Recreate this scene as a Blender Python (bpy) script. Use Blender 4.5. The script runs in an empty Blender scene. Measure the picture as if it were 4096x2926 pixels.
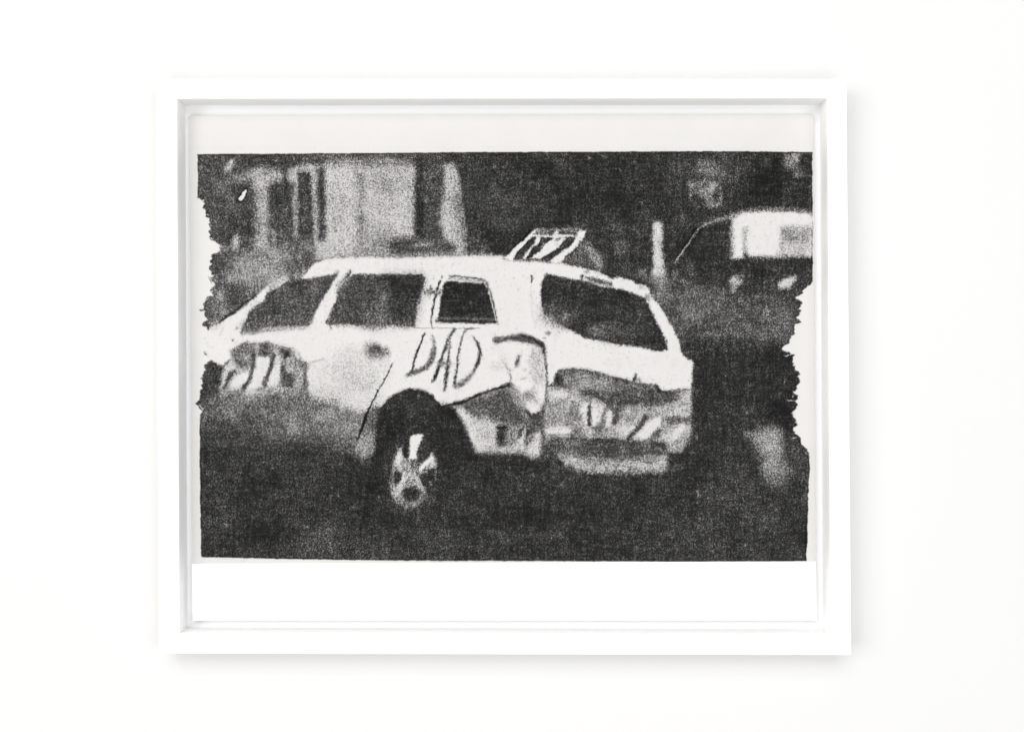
import bpy, bmesh, math
import numpy as np
from mathutils import Vector

# ------------------------------------------------------------------ scene, camera, light
sc = bpy.context.scene
C = sc.collection
S = 0.000144            # metres per photograph pixel in the plane of the frame's face
DIST = 0.459            # camera to the frame's face
D_GLASS, D_SHEET, D_MOUNT, D_BACK, D_WALL = 0.0025, 0.0094, 0.0122, 0.0146, 0.0178

cam = bpy.data.cameras.new('camera')
cam.sensor_width = 36.0
cam.lens = 36.0 * DIST / (4096 * S)
cam.clip_start, cam.clip_end = 0.01, 50
co = bpy.data.objects.new('camera', cam); C.objects.link(co)
co.location = (0, -DIST, 0); co.rotation_euler = (math.pi / 2, 0, 0)
sc.camera = co

w = bpy.data.worlds.new('World'); sc.world = w; w.use_nodes = True
bg = w.node_tree.nodes['Background']
bg.inputs['Color'].default_value = (1.0, 0.985, 0.97, 1); bg.inputs['Strength'].default_value = 0.26

def area(name, loc, target, sx, sy, power, color=(1, 1, 1)):
    l = bpy.data.lights.new(name, 'AREA'); l.shape = 'RECTANGLE'; l.size, l.size_y = sx, sy
    l.energy = power; l.color = color
    o = bpy.data.objects.new(name, l); C.objects.link(o); o.location = loc
    o.rotation_euler = (Vector(target) - Vector(loc)).to_track_quat('-Z', 'Y').to_euler()
    return o
Y_ = -2.6
area('window_light', (-2.4, -2.4, 0.3), (0, 0, 0), 1.7, 2.2, 67, (1, 0.99, 0.97))
area('right_fill', (2.05, Y_, 0.1), (0, 0, 0), 1.5, 2.0, 42, (0.96, 0.98, 1))  # unseen soft panel, added to fill from the right
area('top_fill', (-0.2, -2.6, 2.0), (0, 0, 0), 2.6, 1.5, 60, (0.985, 0.99, 1))  # added fill panel overhead, clear of the glass's mirror view; no known ceiling lamp
area('bottom_fill', (0.1, Y_, -1.75), (0, 0, 0), 2.4, 1.3, 40, (1, 0.985, 0.96))  # added lamp panel below, evens out the light from above
area('key_light', (-1.0, -1.6, 1.5), (0, 0, 0), 0.8, 0.8, 4, (1, 0.985, 0.96))

sc.view_settings.view_transform = 'Standard'; sc.view_settings.look = 'None'
sc.view_settings.exposure = 0.0; sc.view_settings.gamma = 1.0
sc.cycles.transparent_max_bounces = 16

# ------------------------------------------------------------------ helpers
def pt(px, py, depth):
    """a photograph pixel put on the upright plane that lies `depth` behind the frame's face"""
    k = S * (DIST + depth) / DIST
    return Vector(((px - 2048) * k, depth, -(py - 1463) * k))

def link(name, verts, faces, mat, parent=None):
    me = bpy.data.meshes.new(name); me.from_pydata([tuple(v) for v in verts], [], faces)
    bm = bmesh.new(); bm.from_mesh(me); bmesh.ops.recalc_face_normals(bm, faces=bm.faces); bm.to_mesh(me); bm.free()
    me.materials.append(mat)
    o = bpy.data.objects.new(name, me); C.objects.link(o)
    if parent: o.parent = parent
    return o

def thing(name, label, cat):
    o = bpy.data.objects.new(name, None); C.objects.link(o); o.empty_display_size = 0.02
    o['label'] = label; o['category'] = cat
    return o

def new_mat(name):
    m = bpy.data.materials.new(name); m.use_nodes = True
    return m, m.node_tree, m.node_tree.nodes['Principled BSDF']

def plain(name, col, rough, noise_scale=60, amount=0.02, bump=0.0, bump_scale=400):
    m, t, b = new_mat(name)
    n = t.nodes.new('ShaderNodeTexNoise'); n.inputs['Scale'].default_value = noise_scale; n.inputs['Detail'].default_value = 6
    co_ = t.nodes.new('ShaderNodeTexCoord'); t.links.new(co_.outputs['Object'], n.inputs['Vector'])
    r = t.nodes.new('ShaderNodeMapRange'); r.inputs['To Min'].default_value = 1 - amount; r.inputs['To Max'].default_value = 1 + amount * 0.6
    t.links.new(n.outputs['Fac'], r.inputs['Value'])
    mx = t.nodes.new('ShaderNodeVectorMath'); mx.operation = 'SCALE'; mx.inputs[0].default_value = col
    t.links.new(r.outputs['Result'], mx.inputs['Scale'])
    t.links.new(mx.outputs['Vector'], b.inputs['Base Color'])
    b.inputs['Roughness'].default_value = rough
    if bump:
        n2 = t.nodes.new('ShaderNodeTexNoise'); n2.inputs['Scale'].default_value = bump_scale; n2.inputs['Detail'].default_value = 4
        t.links.new(co_.outputs['Object'], n2.inputs['Vector'])
        bp = t.nodes.new('ShaderNodeBump'); bp.inputs['Strength'].default_value = bump; bp.inputs['Distance'].default_value = 0.0005
        t.links.new(n2.outputs['Fac'], bp.inputs['Height']); t.links.new(bp.outputs['Normal'], b.inputs['Normal'])
    return m

def slab(name, corners, d0, d1, mat, parent=None):
    """a thin sheet: front face through four photograph pixels at depth d0, its back d1 - d0 further in"""
    f = [pt(x, y, d0) for x, y in corners]
    bk = [Vector((v.x, d1, v.z)) for v in f]
    return link(name, f + bk, [(0, 1, 2, 3), (7, 6, 5, 4)] + [(i, i + 4, (i + 1) % 4 + 4, (i + 1) % 4) for i in range(4)], mat, parent)

# ------------------------------------------------------------------ wall
wall_mat = plain('wall_paint', (0.613, 0.613, 0.608), 0.75, 9, 0.012, 0.10, 260)
W = 2.2
link('wall', [(-W, D_WALL, -1.6), (W, D_WALL, -1.6), (W, D_WALL, 1.6), (-W, D_WALL, 1.6),
              (-W, D_WALL + .1, -1.6), (W, D_WALL + .1, -1.6), (W, D_WALL + .1, 1.6), (-W, D_WALL + .1, 1.6)],
     [(0, 1, 2, 3), (7, 6, 5, 4), (0, 4, 5, 1), (1, 5, 6, 2), (2, 6, 7, 3), (3, 7, 4, 0)], wall_mat)['kind'] = 'structure'

# ------------------------------------------------------------------ frame
frame = thing('picture_frame', 'white wooden picture frame with narrow flat moulding hanging on the white wall', 'picture frame')
frame_mat = plain('white_lacquer', (0.925, 0.918, 0.908), 0.42, 30, 0.012, 0.05, 180)
OUT = [(622, 315), (3388, 315), (3407, 2620), (634, 2614)]
INN = [(707.5, 395), (3310.5, 393), (3323, 2540), (717, 2533)]
# profile across the moulding: share of the way from outer to inner edge, depth
wid = 84 * S
prof = [(0.0, D_BACK), (0.0, 0.0009), (0.0003 / wid, 0.0003), (0.0009 / wid, 0.0),
        (1 - 0.0007 / wid, 0.0), (1 - 0.00025 / wid, 0.0002), (1.0, 0.0008), (1.0, D_MOUNT + 0.0015)]
def ring(i):
    o = pt(*OUT[i], 0); n = pt(*INN[i], 0); out = []
    for t, d in prof:
        p = o.lerp(n, t); out.append(Vector((p.x, d, p.z)))
    return out
for i in range(4):
    a, b = ring(i), ring((i + 1) % 4); n = len(prof)
    link('rail', a + b, [(k, k + 1, n + k + 1, n + k) for k in range(n - 1)], frame_mat, frame)

mount_mat = plain('mount_board', (0.825, 0.829, 0.845), 0.85, 80, 0.01)
grow = [(-14, -14), (14, -14), (14, 14), (-14, 14)]
kk = DIST / (DIST + D_MOUNT)
mc = [(2048 + (x + gx - 2048) * kk, 1463 + (y + gy - 1463) * kk) for (x, y), (gx, gy) in zip(INN, grow)]
slab('mount_board', mc, D_MOUNT, D_MOUNT + 0.001, mount_mat, frame)
slab('backing_board', [(2048 + (x + gx * 1.2 - 2048) * kk, 1463 + (y + gy * 1.2 - 1463) * kk) for (x, y), (gx, gy) in zip(INN, grow)],
     D_MOUNT + 0.0013, D_BACK - 0.0003, plain('hardboard', (0.35, 0.26, 0.18), 0.9), frame)

gm, t, b = new_mat('picture_glass'); t.nodes.remove(b)
out = t.nodes['Material Output']
tr = t.nodes.new('ShaderNodeBsdfTransparent'); gl = t.nodes.new('ShaderNodeBsdfGlossy'); gl.inputs['Roughness'].default_value = 0.02
fr = t.nodes.new('ShaderNodeFresnel'); fr.inputs['IOR'].default_value = 1.5
ge = t.nodes.new('ShaderNodeNewGeometry'); iv = t.nodes.new('ShaderNodeMath'); iv.operation = 'SUBTRACT'; iv.inputs[0].default_value = 1.0
t.links.new(ge.outputs['Backfacing'], iv.inputs[1])
mu = t.nodes.new('ShaderNodeMath'); mu.operation = 'MULTIPLY'; t.links.new(fr.outputs[0], mu.inputs[0]); t.links.new(iv.outputs[0], mu.inputs[1])
mi = t.nodes.new('ShaderNodeMixShader'); t.links.new(mu.outputs[0], mi.inputs[0]); t.links.new(tr.outputs[0], mi.inputs[1]); t.links.new(gl.outputs[0], mi.inputs[2])
t.links.new(mi.outputs[0], out.inputs['Surface'])
kg = DIST / (DIST + D_GLASS)
slab('glazing', [(2048 + (x + gx * .4 - 2048) * kg, 1463 + (y + gy * .4 - 1463) * kg) for (x, y), (gx, gy) in zip(INN, grow)],
     D_GLASS, D_GLASS + 0.002, gm, frame)

# ------------------------------------------------------------------ the printed picture (flat print, drawn here shape by shape)
X0, Y0, X1, Y1, Q = 740, 440, 3284, 2500, 1.0
CW, CH = int((X1 - X0) * Q), int((Y1 - Y0) * Q)
rng = np.random.default_rng(7)
V = np.full((CH, CW), 60.0, np.float32)

def gauss(a, s):
    if s < 0.3: return a
    r = int(3 * s + 1); k = np.exp(-0.5 * (np.arange(-r, r + 1) / s) ** 2); k /= k.sum()
    for ax in (0, 1):
        p = np.pad(a, [(r, r) if i == ax else (0, 0) for i in (0, 1)], mode='edge'); o = np.zeros_like(a)
        n = a.shape[ax]
        for i, q in enumerate(k):
            o += q * (p[i:i + n] if ax == 0 else p[:, i:i + n])
        a = o
    return a

def fastgauss(a, s):
    """wide blur: shrink, blur, grow back"""
    f = max(1, int(s // 3))
    if f == 1: return gauss(a, s)
    h, w_ = a.shape; hh, ww = -(-h // f), -(-w_ // f)
    b_ = np.pad(a, [(0, hh * f - h), (0, ww * f - w_)], mode='edge').reshape(hh, f, ww, f).mean((1, 3))
    b_ = gauss(b_, s / f)
    yy = np.clip((np.arange(h) + .5) / f - .5, 0, hh - 1); xx = np.clip((np.arange(w_) + .5) / f - .5, 0, ww - 1)
    y0 = yy.astype(int); x0 = xx.astype(int); y1 = np.minimum(y0 + 1, hh - 1); x1 = np.minimum(x0 + 1, ww - 1)
    fy = (yy - y0)[:, None]; fx = (xx - x0)[None]
    return (b_[y0][:, x0] * (1 - fy) * (1 - fx) + b_[y0][:, x1] * (1 - fy) * fx + b_[y1][:, x0] * fy * (1 - fx) + b_[y1][:, x1] * fy * fx).astype(np.float32)

def field(sx, sy=None):
    """smooth noise with unit spread, feature size in photograph pixels"""
    sy = sy or sx
    n = rng.standard_normal((CH, CW)).astype(np.float32)
    if sx == sy: n = fastgauss(n, sx * Q)
    else:
        for ax, s in ((1, sx * Q), (0, sy * Q)):
            r = int(3 * s + 1); k = np.exp(-0.5 * (np.arange(-r, r + 1) / max(s, .1)) ** 2); k /= k.sum()
            p = np.pad(n, [(r, r) if i == ax else (0, 0) for i in (0, 1)], mode='wrap'); o = np.zeros_like(n); m_ = n.shape[ax]
            for i, q in enumerate(k): o += q * (p[i:i + m_] if ax == 0 else p[:, i:i + m_])
            n = o
    return (n - n.mean()) / n.std()

# all points are read off 800 px wide enlargements: (left, top) of the enlargement, then points in it
Z = 800 / 2165
A, B, Cc, Dd, E, F = (760, 580), (1500, 580), (2000, 780), (2500, 580), (760, 1080), (1500, 1080)
G, H, I, J, K, L = (2000, 1280), (2600, 1080), (760, 1580), (1400, 1480), (2600, 1640), (900, 1900)
BL, BR = (580, 2100), (2700, 2100)
def cp(o, pts): return [((o[0] + x * Z - X0) * Q, (o[1] + y * Z - Y0) * Q) for x, y in pts]

def window(pts, pad):
    xs = [p[0] for p in pts]; ys = [p[1] for p in pts]
    return max(0, int(min(xs) - pad)), max(0, int(min(ys) - pad)), min(CW, int(max(xs) + pad + 2)), min(CH, int(max(ys) + pad + 2))

def fill(pts, win):
    x0, y0, x1, y1 = win; m = np.zeros((y1 - y0, x1 - x0), bool)
    gx = np.arange(x0, x1)[None] + .5; n = len(pts)
    gy = np.arange(y0, y1)[:, None] + .5
    for i in range(n):
        (ax, ay), (bx, by) = pts[i], pts[(i + 1) % n]
        if ay == by: continue
        c = (ay > gy) != (by > gy)
        xi = (bx - ax) * (gy - ay) / (by - ay) + ax
        m ^= c & (gx < xi)
    return m.astype(np.float32)

def put(mask, win, v, k=1.0):
    x0, y0, x1, y1 = win; s = V[y0:y1, x0:x1]; s += (v - s) * mask * k

def poly_c(pts, v, blur=4, k=1.0):
    s = blur * Q; win = window(pts, 3 * s + 2)
    if win[2] <= win[0] or win[3] <= win[1]: return
    put(fastgauss(fill(pts, win), s), win, v, k)
def poly(o, pts, v, blur=4, k=1.0): poly_c(cp(o, pts), v, blur, k)

def oval(o, c, r, v, blur=8, k=1.0, rot=0):
    a = math.radians(rot)
    poly(o, [(c[0] + r[0] * math.cos(t) * math.cos(a) - r[1] * math.sin(t) * math.sin(a),
              c[1] + r[0] * math.cos(t) * math.sin(a) + r[1] * math.sin(t) * math.cos(a)) for t in np.linspace(0, 2 * math.pi, 28)[:-1]], v, blur, k)

def stroke(o, pts, wd, v, blur=2, k=1.0):
    """brush line, its width (in enlargement pixels) given once or per point"""
    p = np.array(cp(o, pts)); ws = np.array(wd if hasattr(wd, '__len__') else [wd] * len(pts), float) * Z * Q / 2
    s = blur * Q; win = window([tuple(q) for q in p], 3 * s + ws.max() + 3); x0, y0, x1, y1 = win
    if x1 <= x0 or y1 <= y0: return
    gx = np.arange(x0, x1)[None] + .5; gy = np.arange(y0, y1)[:, None] + .5
    m = np.zeros((y1 - y0, x1 - x0), np.float32)
    for i in range(len(p) - 1):
        d = p[i + 1] - p[i]; t = np.clip(((gx - p[i][0]) * d[0] + (gy - p[i][1]) * d[1]) / max(d @ d, 1e-6), 0, 1)
        dist = np.hypot(gx - p[i][0] - t * d[0], gy - p[i][1] - t * d[1])
        m = np.maximum(m, np.clip(ws[i] + t * (ws[i + 1] - ws[i]) - dist + .5, 0, 1))
    put(gauss(m, s), win, v, k)

WH = 238
def scuff(o, box, n_, ang, ln, wd, lo, hi, blur=4, k=.6, spread=18):
    """short random brush marks inside a box of an enlargement"""
    for _ in range(n_):
        x, y = rng.uniform(box[0], box[2]), rng.uniform(box[1], box[3]); a_ = math.radians(ang + rng.normal() * spread); l_ = ln * rng.uniform(.4, 1.4)
        dx, dy = math.cos(a_) * l_ / 2, math.sin(a_) * l_ / 2; w_ = wd * rng.uniform(.5, 1.5)
        stroke(o, [(x - dx, y - dy), (x + rng.normal() * w_ * .3, y + rng.normal() * w_ * .3), (x + dx, y + dy)], [w_ * .4, w_, w_ * .4], rng.uniform(lo, hi), blur, k)
# --- ground tone and yard behind the car
poly_c([(0, 0), (CW * .31, 0), (CW * .27, CH), (0, CH)], 74, 120)  # lighter left side: the glass's reflection haze painted into the print tone
poly_c([(CW * .48, 0), (CW, 0), (CW, CH), (CW * .55, CH)], 52, 120)
poly(A, [(75, 95), (2165, 85), (2165, 180), (1500, 190), (1050, 230), (800, 290), (330, 420), (75, 420)], 76, 20)
poly(A, [(370, 300), (420, 180), (480, 140), (475, 210), (400, 300)], 195, 6)
stroke(A, [(330, 450), (450, 390), (620, 335), (800, 300), (960, 320)], [30, 60, 80, 110, 110], 158, 10)
poly(A, [(700, 330), (980, 290), (990, 400), (860, 430), (850, 1150), (690, 1150), (690, 430)], 182, 9)
poly(A, [(330, 470), (560, 420), (690, 450), (690, 960), (620, 1150), (430, 1150), (330, 900)], 72, 25)
poly(A, [(340, 430), (450, 470), (420, 600), (330, 560)], 92, 15)
poly(A, [(860, 430), (1000, 400), (1110, 390), (1125, 1060), (1060, 1120), (870, 1140)], 74, 8)
poly(A, [(510, 600), (555, 490), (600, 460), (635, 470), (610, 540), (585, 600), (550, 620)], 32, 2)
poly(A, [(528, 585), (570, 500), (600, 476), (620, 482), (600, 525), (590, 545), (578, 585), (552, 605), (530, 598)], WH, 1)
poly(A, [(1060, 250), (1300, 210), (1470, 215), (1470, 260), (1390, 270), (1390, 1010), (1340, 1030), (1300, 290), (1165, 295), (1172, 990), (1128, 1010), (1120, 390), (1048, 380)], 182, 7)
poly(A, [(1172, 305), (1300, 292), (1318, 600), (1335, 1050), (1170, 1020)], 64, 6)
poly(A, [(1380, 240), (1450, 240), (1470, 700), (1480, 1020), (1410, 1040), (1388, 600)], 62, 7)
poly(A, [(1465, 190), (1780, 190), (3210, 200), (3190, 1180), (1480, 1240), (1340, 1240), (1340, 1010), (1420, 1040), (1478, 1000), (1468, 600)], 194, 7)
poly_c(cp(A, [(1465, 150), (2165, 150)]) + cp(B, [(420, 150), (420, 235), (0, 225)]) + cp(A, [(1700, 225), (1465, 200)]), 118, 12)
poly(A, [(1790, 220), (1880, 220), (1900, 1200), (1830, 1200)], 150, 10)
poly(A, [(1950, 240), (2300, 240), (2300, 620), (2000, 600)], 170, 30)
poly(A, [(1820, 980), (2250, 960), (2250, 1200), (1780, 1200)], 148, 22)
stroke(A, [(1860, 780), (1870, 920)], 30, 120, 8)
poly(A, [(860, 1040), (1120, 1000), (1340, 1000), (1330, 1240), (1250, 1330), (1080, 1300), (1050, 1150), (880, 1140)], 100, 14)
oval(A, (905, 960), (35, 50), 130, 7); oval(A, (900, 1020), (14, 22), 190, 3)
poly(A, [(560, 1190), (860, 1120), (1050, 1140), (1075, 1500), (900, 1560), (620, 1640), (470, 1400), (430, 1250)], 145, 22)
poly(A, [(840, 1180), (1030, 1150), (1060, 1420), (900, 1480)], 168, 25)
oval(A, (488, 1065), (36, 100), 215, 6, rot=8)
oval(A, (455, 1440), (66, 48), 225, 8)
oval(A, (330, 1120), (60, 30), 170, 8)
scuff(A, (1480, 260, 3150, 1150), 26, 90, 420, 30, 165, 212, 8, .45, 5)
scuff(A, (300, 480, 1340, 1150), 26, 90, 260, 26, 60, 130, 7, .4, 6)
scuff(A, (500, 1170, 1060, 1560), 30, 60, 90, 40, 95, 200, 9, .5, 60)
# --- left of the windscreen
scuff(E, (190, 40, 800, 480), 24, 80, 110, 50, 70, 150, 9, .5, 40)
poly(E, [(230, 120), (480, 160), (700, 290), (460, 440), (180, 610), (160, 330)], 96, 25)
poly(E, [(380, 170), (640, 200), (560, 330), (440, 400), (380, 300)], 70, 18)
oval(E, (340, 270), (50, 90), 135, 18); oval(E, (360, 440), (55, 50), 140, 14); oval(E, (600, 90), (200, 60), 128, 25)
# --- house end, white post, dark trees
poly(B, [(450, 90), (760, 90), (720, 870), (770, 1050), (430, 1060)], 76, 9)
poly(B, [(455, 110), (540, 110), (530, 1000), (450, 1000), (430, 560)], 50, 8)
poly(B, [(610, 180), (740, 200), (720, 800), (600, 800)], 92, 25)
poly(B, [(180, 1030), (350, 1000), (900, 1040), (890, 1185), (200, 1200), (140, 1120)], 88, 10)
stroke(B, [(430, 1082), (610, 1076)], 24, 190, 4)
oval(B, (270, 1090), (110, 70), 66, 12)
poly(B, [(800, 240), (860, 235), (910, 330), (945, 600), (980, 760), (995, 1000), (985, 1205), (888, 1205), (890, 1090), (780, 1030), (772, 860), (728, 872), (720, 700), (735, 610), (772, 560), (770, 380)], 206, 6)
poly(B, [(800, 240), (860, 235), (910, 340), (920, 560), (790, 560), (770, 380)], 188, 9)
poly(B, [(1000, 100), (2900, 90), (2900, 880), (1400, 1150), (1010, 1170), (990, 760), (930, 330)], 54, 20)
poly(B, [(862, 130), (1150, 130), (1150, 1170), (1002, 1172), (994, 900), (978, 740), (952, 600), (920, 340), (868, 240)], 56, 5)
oval(B, (1250, 720), (320, 300), 68, 60); oval(B, (2000, 380), (420, 240), 44, 60); oval(B, (1080, 1100), (60, 120), 84, 20)
# --- far right: bush, van, post
poly(Dd, [(500, 120), (1250, 120), (1000, 760), (500, 700)], 66, 50)
poly(Dd, [(1300, 330), (1850, 300), (1900, 640), (1400, 660)], 42, 45)
for c, r, v in (((740, 430), (60, 35), 150), ((830, 400), (40, 30), 130), ((860, 510), (50, 50), 140), ((950, 450), (34, 60), 150), ((900, 580), (36, 46), 150),
                ((1030, 600), (16, 60), 165), ((930, 640), (50, 40), 125), ((1000, 660), (16, 26), 160), ((770, 500), (80, 30), 100), ((900, 240), (140, 100), 82),
                ((1840, 170), (28, 70), 150), ((1790, 200), (80, 60), 105), ((1870, 300), (50, 50), 110), ((1780, 130), (70, 40), 95)):
    oval(Dd, c, r, v * 1.14, 7, rot=20)
stroke(Dd, [(560, 870), (1150, 810)], 90, 74, 18)
poly(Dd, [(1165, 785), (1300, 728), (1500, 714), (1800, 718), (2028, 742), (2028, 1218), (1960, 1222), (1640, 1206), (1560, 1216), (1335, 1216), (1250, 1232), (1165, 1240), (1140, 1000)], 237, 7)
stroke(Dd, [(1090, 800), (1200, 745), (1400, 700), (1700, 690), (2028, 715)], 40, 130, 6, .7)
poly(Dd, [(1170, 800), (1300, 738), (1500, 726), (1800, 728), (2026, 755), (2026, 900), (1180, 900)], 237, 5)
poly(Dd, [(1690, 885), (2000, 885), (1990, 1120), (1930, 1160), (1680, 1150)], 158, 6)
poly(Dd, [(1690, 1060), (1990, 1040), (1990, 1180), (1680, 1190)], 208, 12)
poly(Dd, [(1690, 890), (1990, 890), (1990, 960), (1690, 950)], 160, 12, .6)
stroke(Dd, [(1640, 1180), (1800, 1196), (1960, 1196)], 22, 140, 5)
poly(Dd, [(1270, 890), (1350, 890), (1315, 980), (1330, 1180), (1280, 1190)], 182, 5)
poly(Dd, [(1280, 1185), (1310, 1150), (1332, 1190), (1335, 1230), (1280, 1230)], 70, 4)
poly(Dd, [(1120, 820), (1160, 800), (1165, 1220), (1120, 1180)], 150, 10, .5)
poly(Dd, [(1120, 1250), (1260, 1238), (1340, 1226), (2026, 1226), (2026, 1480), (1300, 1420), (1150, 1330)], 44, 5)
poly(Cc, [(1660, 330), (1700, 285), (1750, 310), (1748, 430), (1742, 560), (1775, 790), (1790, 900), (1650, 880), (1665, 700)], 214, 6)
poly(Cc, [(1710, 400), (1748, 420), (1760, 680), (1720, 690)], 170, 8, .6)
poly(Cc, [(1650, 840), (1790, 830), (1840, 1000), (1780, 1060), (1700, 990), (1600, 900)], 140, 16)
oval(Cc, (1540, 840), (40, 55), 140, 10); oval(Cc, (1900, 860), (24, 60), 130, 8, rot=15); oval(Cc, (2040, 800), (50, 60), 90, 14)
oval(Cc, (1300, 560), (50, 100), 96, 16); oval(Cc, (1420, 360), (200, 35), 82, 14); oval(Cc, (1850, 1130), (190, 60), 108, 18); oval(Cc, (1750, 1060), (90, 60), 118, 16)
oval(Cc, (1900, 1350), (160, 160), 74, 30)
for off in (-16, 16):
    stroke(Cc, [(1885 + off * .7, 730 + off * .6), (2165 + off * .7, 362 + off * .6)], [8, 26], 14, 1.5)
stroke(Cc, [(1885, 735), (2165, 362)], [14, 18], 165, 1.5)
for off in (-18, 20): stroke(Dd, [(640 + off * .7, 1120 + off * .6), (800 + off * .7, 905 + off * .6), (880, 870 + off)], [24, 26, 6], 16, 2)
stroke(Dd, [(540, 1270), (800, 905), (880, 860)], [12, 18, 24], 160, 2)
stroke(Dd, [(860, 860), (1000, 815), (1190, 770)], [26, 36, 40], 140, 5)
poly(Dd, [(880, 890), (1000, 850), (1130, 810), (1110, 1200), (800, 1230), (640, 1180)], 46, 10)
poly(H, [(855, 110), (880, 90), (930, 45), (960, 60), (930, 100), (1000, 100), (985, 140), (940, 180), (905, 250), (880, 240), (880, 160)], 200, 5)
oval(H, (960, 75), (24, 26), 95, 5); stroke(H, [(960, 40), (1020, 70)], 16, 120, 4)
poly(H, [(1380, 155), (1440, 95), (1530, 75), (1595, 50), (1560, 130), (1515, 190), (1400, 215), (1395, 180)], 208, 5)
oval(H, (1450, 150), (60, 26), 226, 6, rot=-25); oval(H, (975, 325), (36, 18), 175, 4, rot=-35); oval(H, (1010, 268), (16, 12), 150, 3)
poly(H, [(150, 250), (420, 200), (700, 170), (900, 300), (1250, 250), (1600, 380), (1600, 760), (600, 700), (350, 800), (180, 420)], 82, 40)
stroke(H, [(520, 660), (760, 690), (1080, 660), (1300, 720), (1480, 780)], [60, 80, 90, 80, 60], 98, 16)
poly(H, [(480, 840), (1400, 830), (1560, 950), (1600, 1624), (440, 1624), (470, 980), (420, 950)], 44, 25)
poly(H, [(1400, 520), (1600, 540), (1540, 650), (1400, 640)], 95, 18)
stroke(H, [(1260, 330), (1280, 480), (1290, 640)], 4, 190, .6)
scuff(Dd, (690, 370, 1050, 680), 34, 60, 44, 15, 110, 205, 3, .75, 25)
scuff(Dd, (1760, 110, 1890, 340), 16, 70, 44, 15, 100, 180, 3, .7, 30)
scuff(H, (250, 200, 1500, 800), 46, 4, 220, 40, 70, 128, 9, .5, 10)
scuff(Dd, (100, 120, 1900, 640), 30, 60, 90, 50, 60, 96, 12, .45, 50)
scuff(Cc, (1150, 400, 2100, 1250), 26, 70, 120, 50, 64, 104, 12, .45, 40)
poly(Cc, [(1662, 340), (1700, 290), (1748, 315), (1745, 430), (1738, 560), (1765, 790), (1780, 880), (1655, 870), (1668, 700)], 218, 6, .85)
# --- ground
poly(I, [(-100, 560), (2000, 560), (4200, 700), (4200, 2000), (-100, 2000)], 54, 60)
poly(I, [(90, 700), (500, 700), (490, 1700), (110, 1700)], 64, 50)  # paler lower left: reflection on the glass painted in, up to its upright edge
poly(L, [(0, 760), (1500, 760), (2400, 800), (2400, 930), (0, 900)], 70, 25); oval(L, (1000, 700), (330, 120), 76, 35, rot=-20)
poly(BR, [(0, 100), (1430, 0), (1425, 390), (0, 395)], 66, 40)
poly(K, [(0, 900), (1100, 700), (1700, 900), (1700, 1624), (0, 1624)], 58, 60)
poly(K, [(1030, 270), (1150, 235), (1300, 170), (1410, 200), (1450, 330), (1450, 520), (1490, 760), (1300, 850), (1210, 700), (1180, 450), (1120, 320)], 126, 16)
poly(K, [(1170, 240), (1300, 185), (1400, 210), (1440, 400), (1430, 480), (1250, 470), (1180, 330)], 172, 12)
oval(K, (1070, 275), (50, 25), 150, 8); oval(K, (1370, 560), (80, 120), 128, 18)
poly(K, [(1460, 250), (1600, 320), (1720, 520), (1500, 520)], 74, 16)

scuff(L, (-300, 200, 4600, 880), 70, 2, 500, 50, 44, 80, 14, .4, 6)
# --- car: white shell
shell = (cp(E, [(150, 640), (250, 600), (450, 480), (700, 290), (870, 150), (960, 90), (1060, 30)]) +
         cp(A, [(1110, 1440), (1180, 1400), (1290, 1330), (1345, 1280), (1500, 1232), (1700, 1210), (2165, 1205)]) +
         cp(B, [(250, 1218), (500, 1206), (900, 1192), (1400, 1196)]) +
         cp(Cc, [(60, 680), (660, 735), (870, 780), (1080, 830), (1220, 910), (1290, 890), (1430, 925), (1500, 970), (1575, 985), (1610, 1020), (1640, 1100), (1720, 1190), (1850, 1390), (1945, 1600)]) +
         cp(G, [(1958, 325), (2000, 390), (2040, 430), (2097, 436), (2090, 560), (2080, 740), (1890, 760), (1720, 775), (1700, 700), (1560, 690), (1380, 655), (1100, 575), (900, 530), (650, 530), (600, 580), (570, 700), (505, 712)]) +
         cp(F, [(1860, 1300), (1840, 1500), (1690, 1560), (1560, 1400), (1470, 1200), (1250, 1310), (900, 1420), (700, 1470), (620, 1350), (400, 1285), (230, 1350), (60, 1470)]) +
         cp(E, [(1900, 1480), (1560, 1440), (1300, 1390), (1250, 1000), (1150, 960), (1090, 850), (850, 790), (600, 790), (430, 870), (470, 950), (340, 1030), (200, 970), (160, 870)]))
poly_c(shell, WH, 3)
stroke(E, [(170, 625), (300, 570), (450, 465)], [40, 34, 22], 34, 3); stroke(E, [(450, 480), (600, 350), (710, 275)], 20, 40, 2.5)
stroke(E, [(480, 470), (600, 385), (700, 300)], [10, 8, 6], 90, 1.5)
stroke(A, [(1500, 1215), (1700, 1200), (2165, 1195)], 34, 150, 6, .5)
stroke(B, [(0, 1205), (500, 1195), (900, 1190), (1400, 1190)], 30, 150, 6, .5)
poly(A, [(1050, 1260), (1250, 1210), (1335, 1285), (1260, 1390), (1190, 1470), (1100, 1490), (1030, 1440)], 92, 8)
poly(A, [(1345, 1282), (1500, 1240), (1500, 1390), (1310, 1445), (1215, 1455), (1240, 1400), (1290, 1350)], WH, 3)
poly(A, [(1120, 1400), (1170, 1390), (1200, 1440), (1130, 1490)], 170, 6); stroke(A, [(1250, 1330), (1220, 1400)], 20, 200, 4)
poly(E, [(830, 190), (1000, 70), (1060, 50), (1040, 110), (940, 190), (840, 230)], 168, 8)
stroke(A, [(1120, 1330), (1090, 1480)], 40, 84, 5); stroke(A, [(1230, 1330), (1160, 1440)], 26, 120, 5, .7)
stroke(E, [(350, 640), (320, 710)], 10, 190, 3); oval(E, (510, 625), (10, 16), 110, 2); oval(E, (470, 760), (16, 12), 130, 2)
oval(E, (270, 610), (60, 50), 222, 10)

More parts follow.
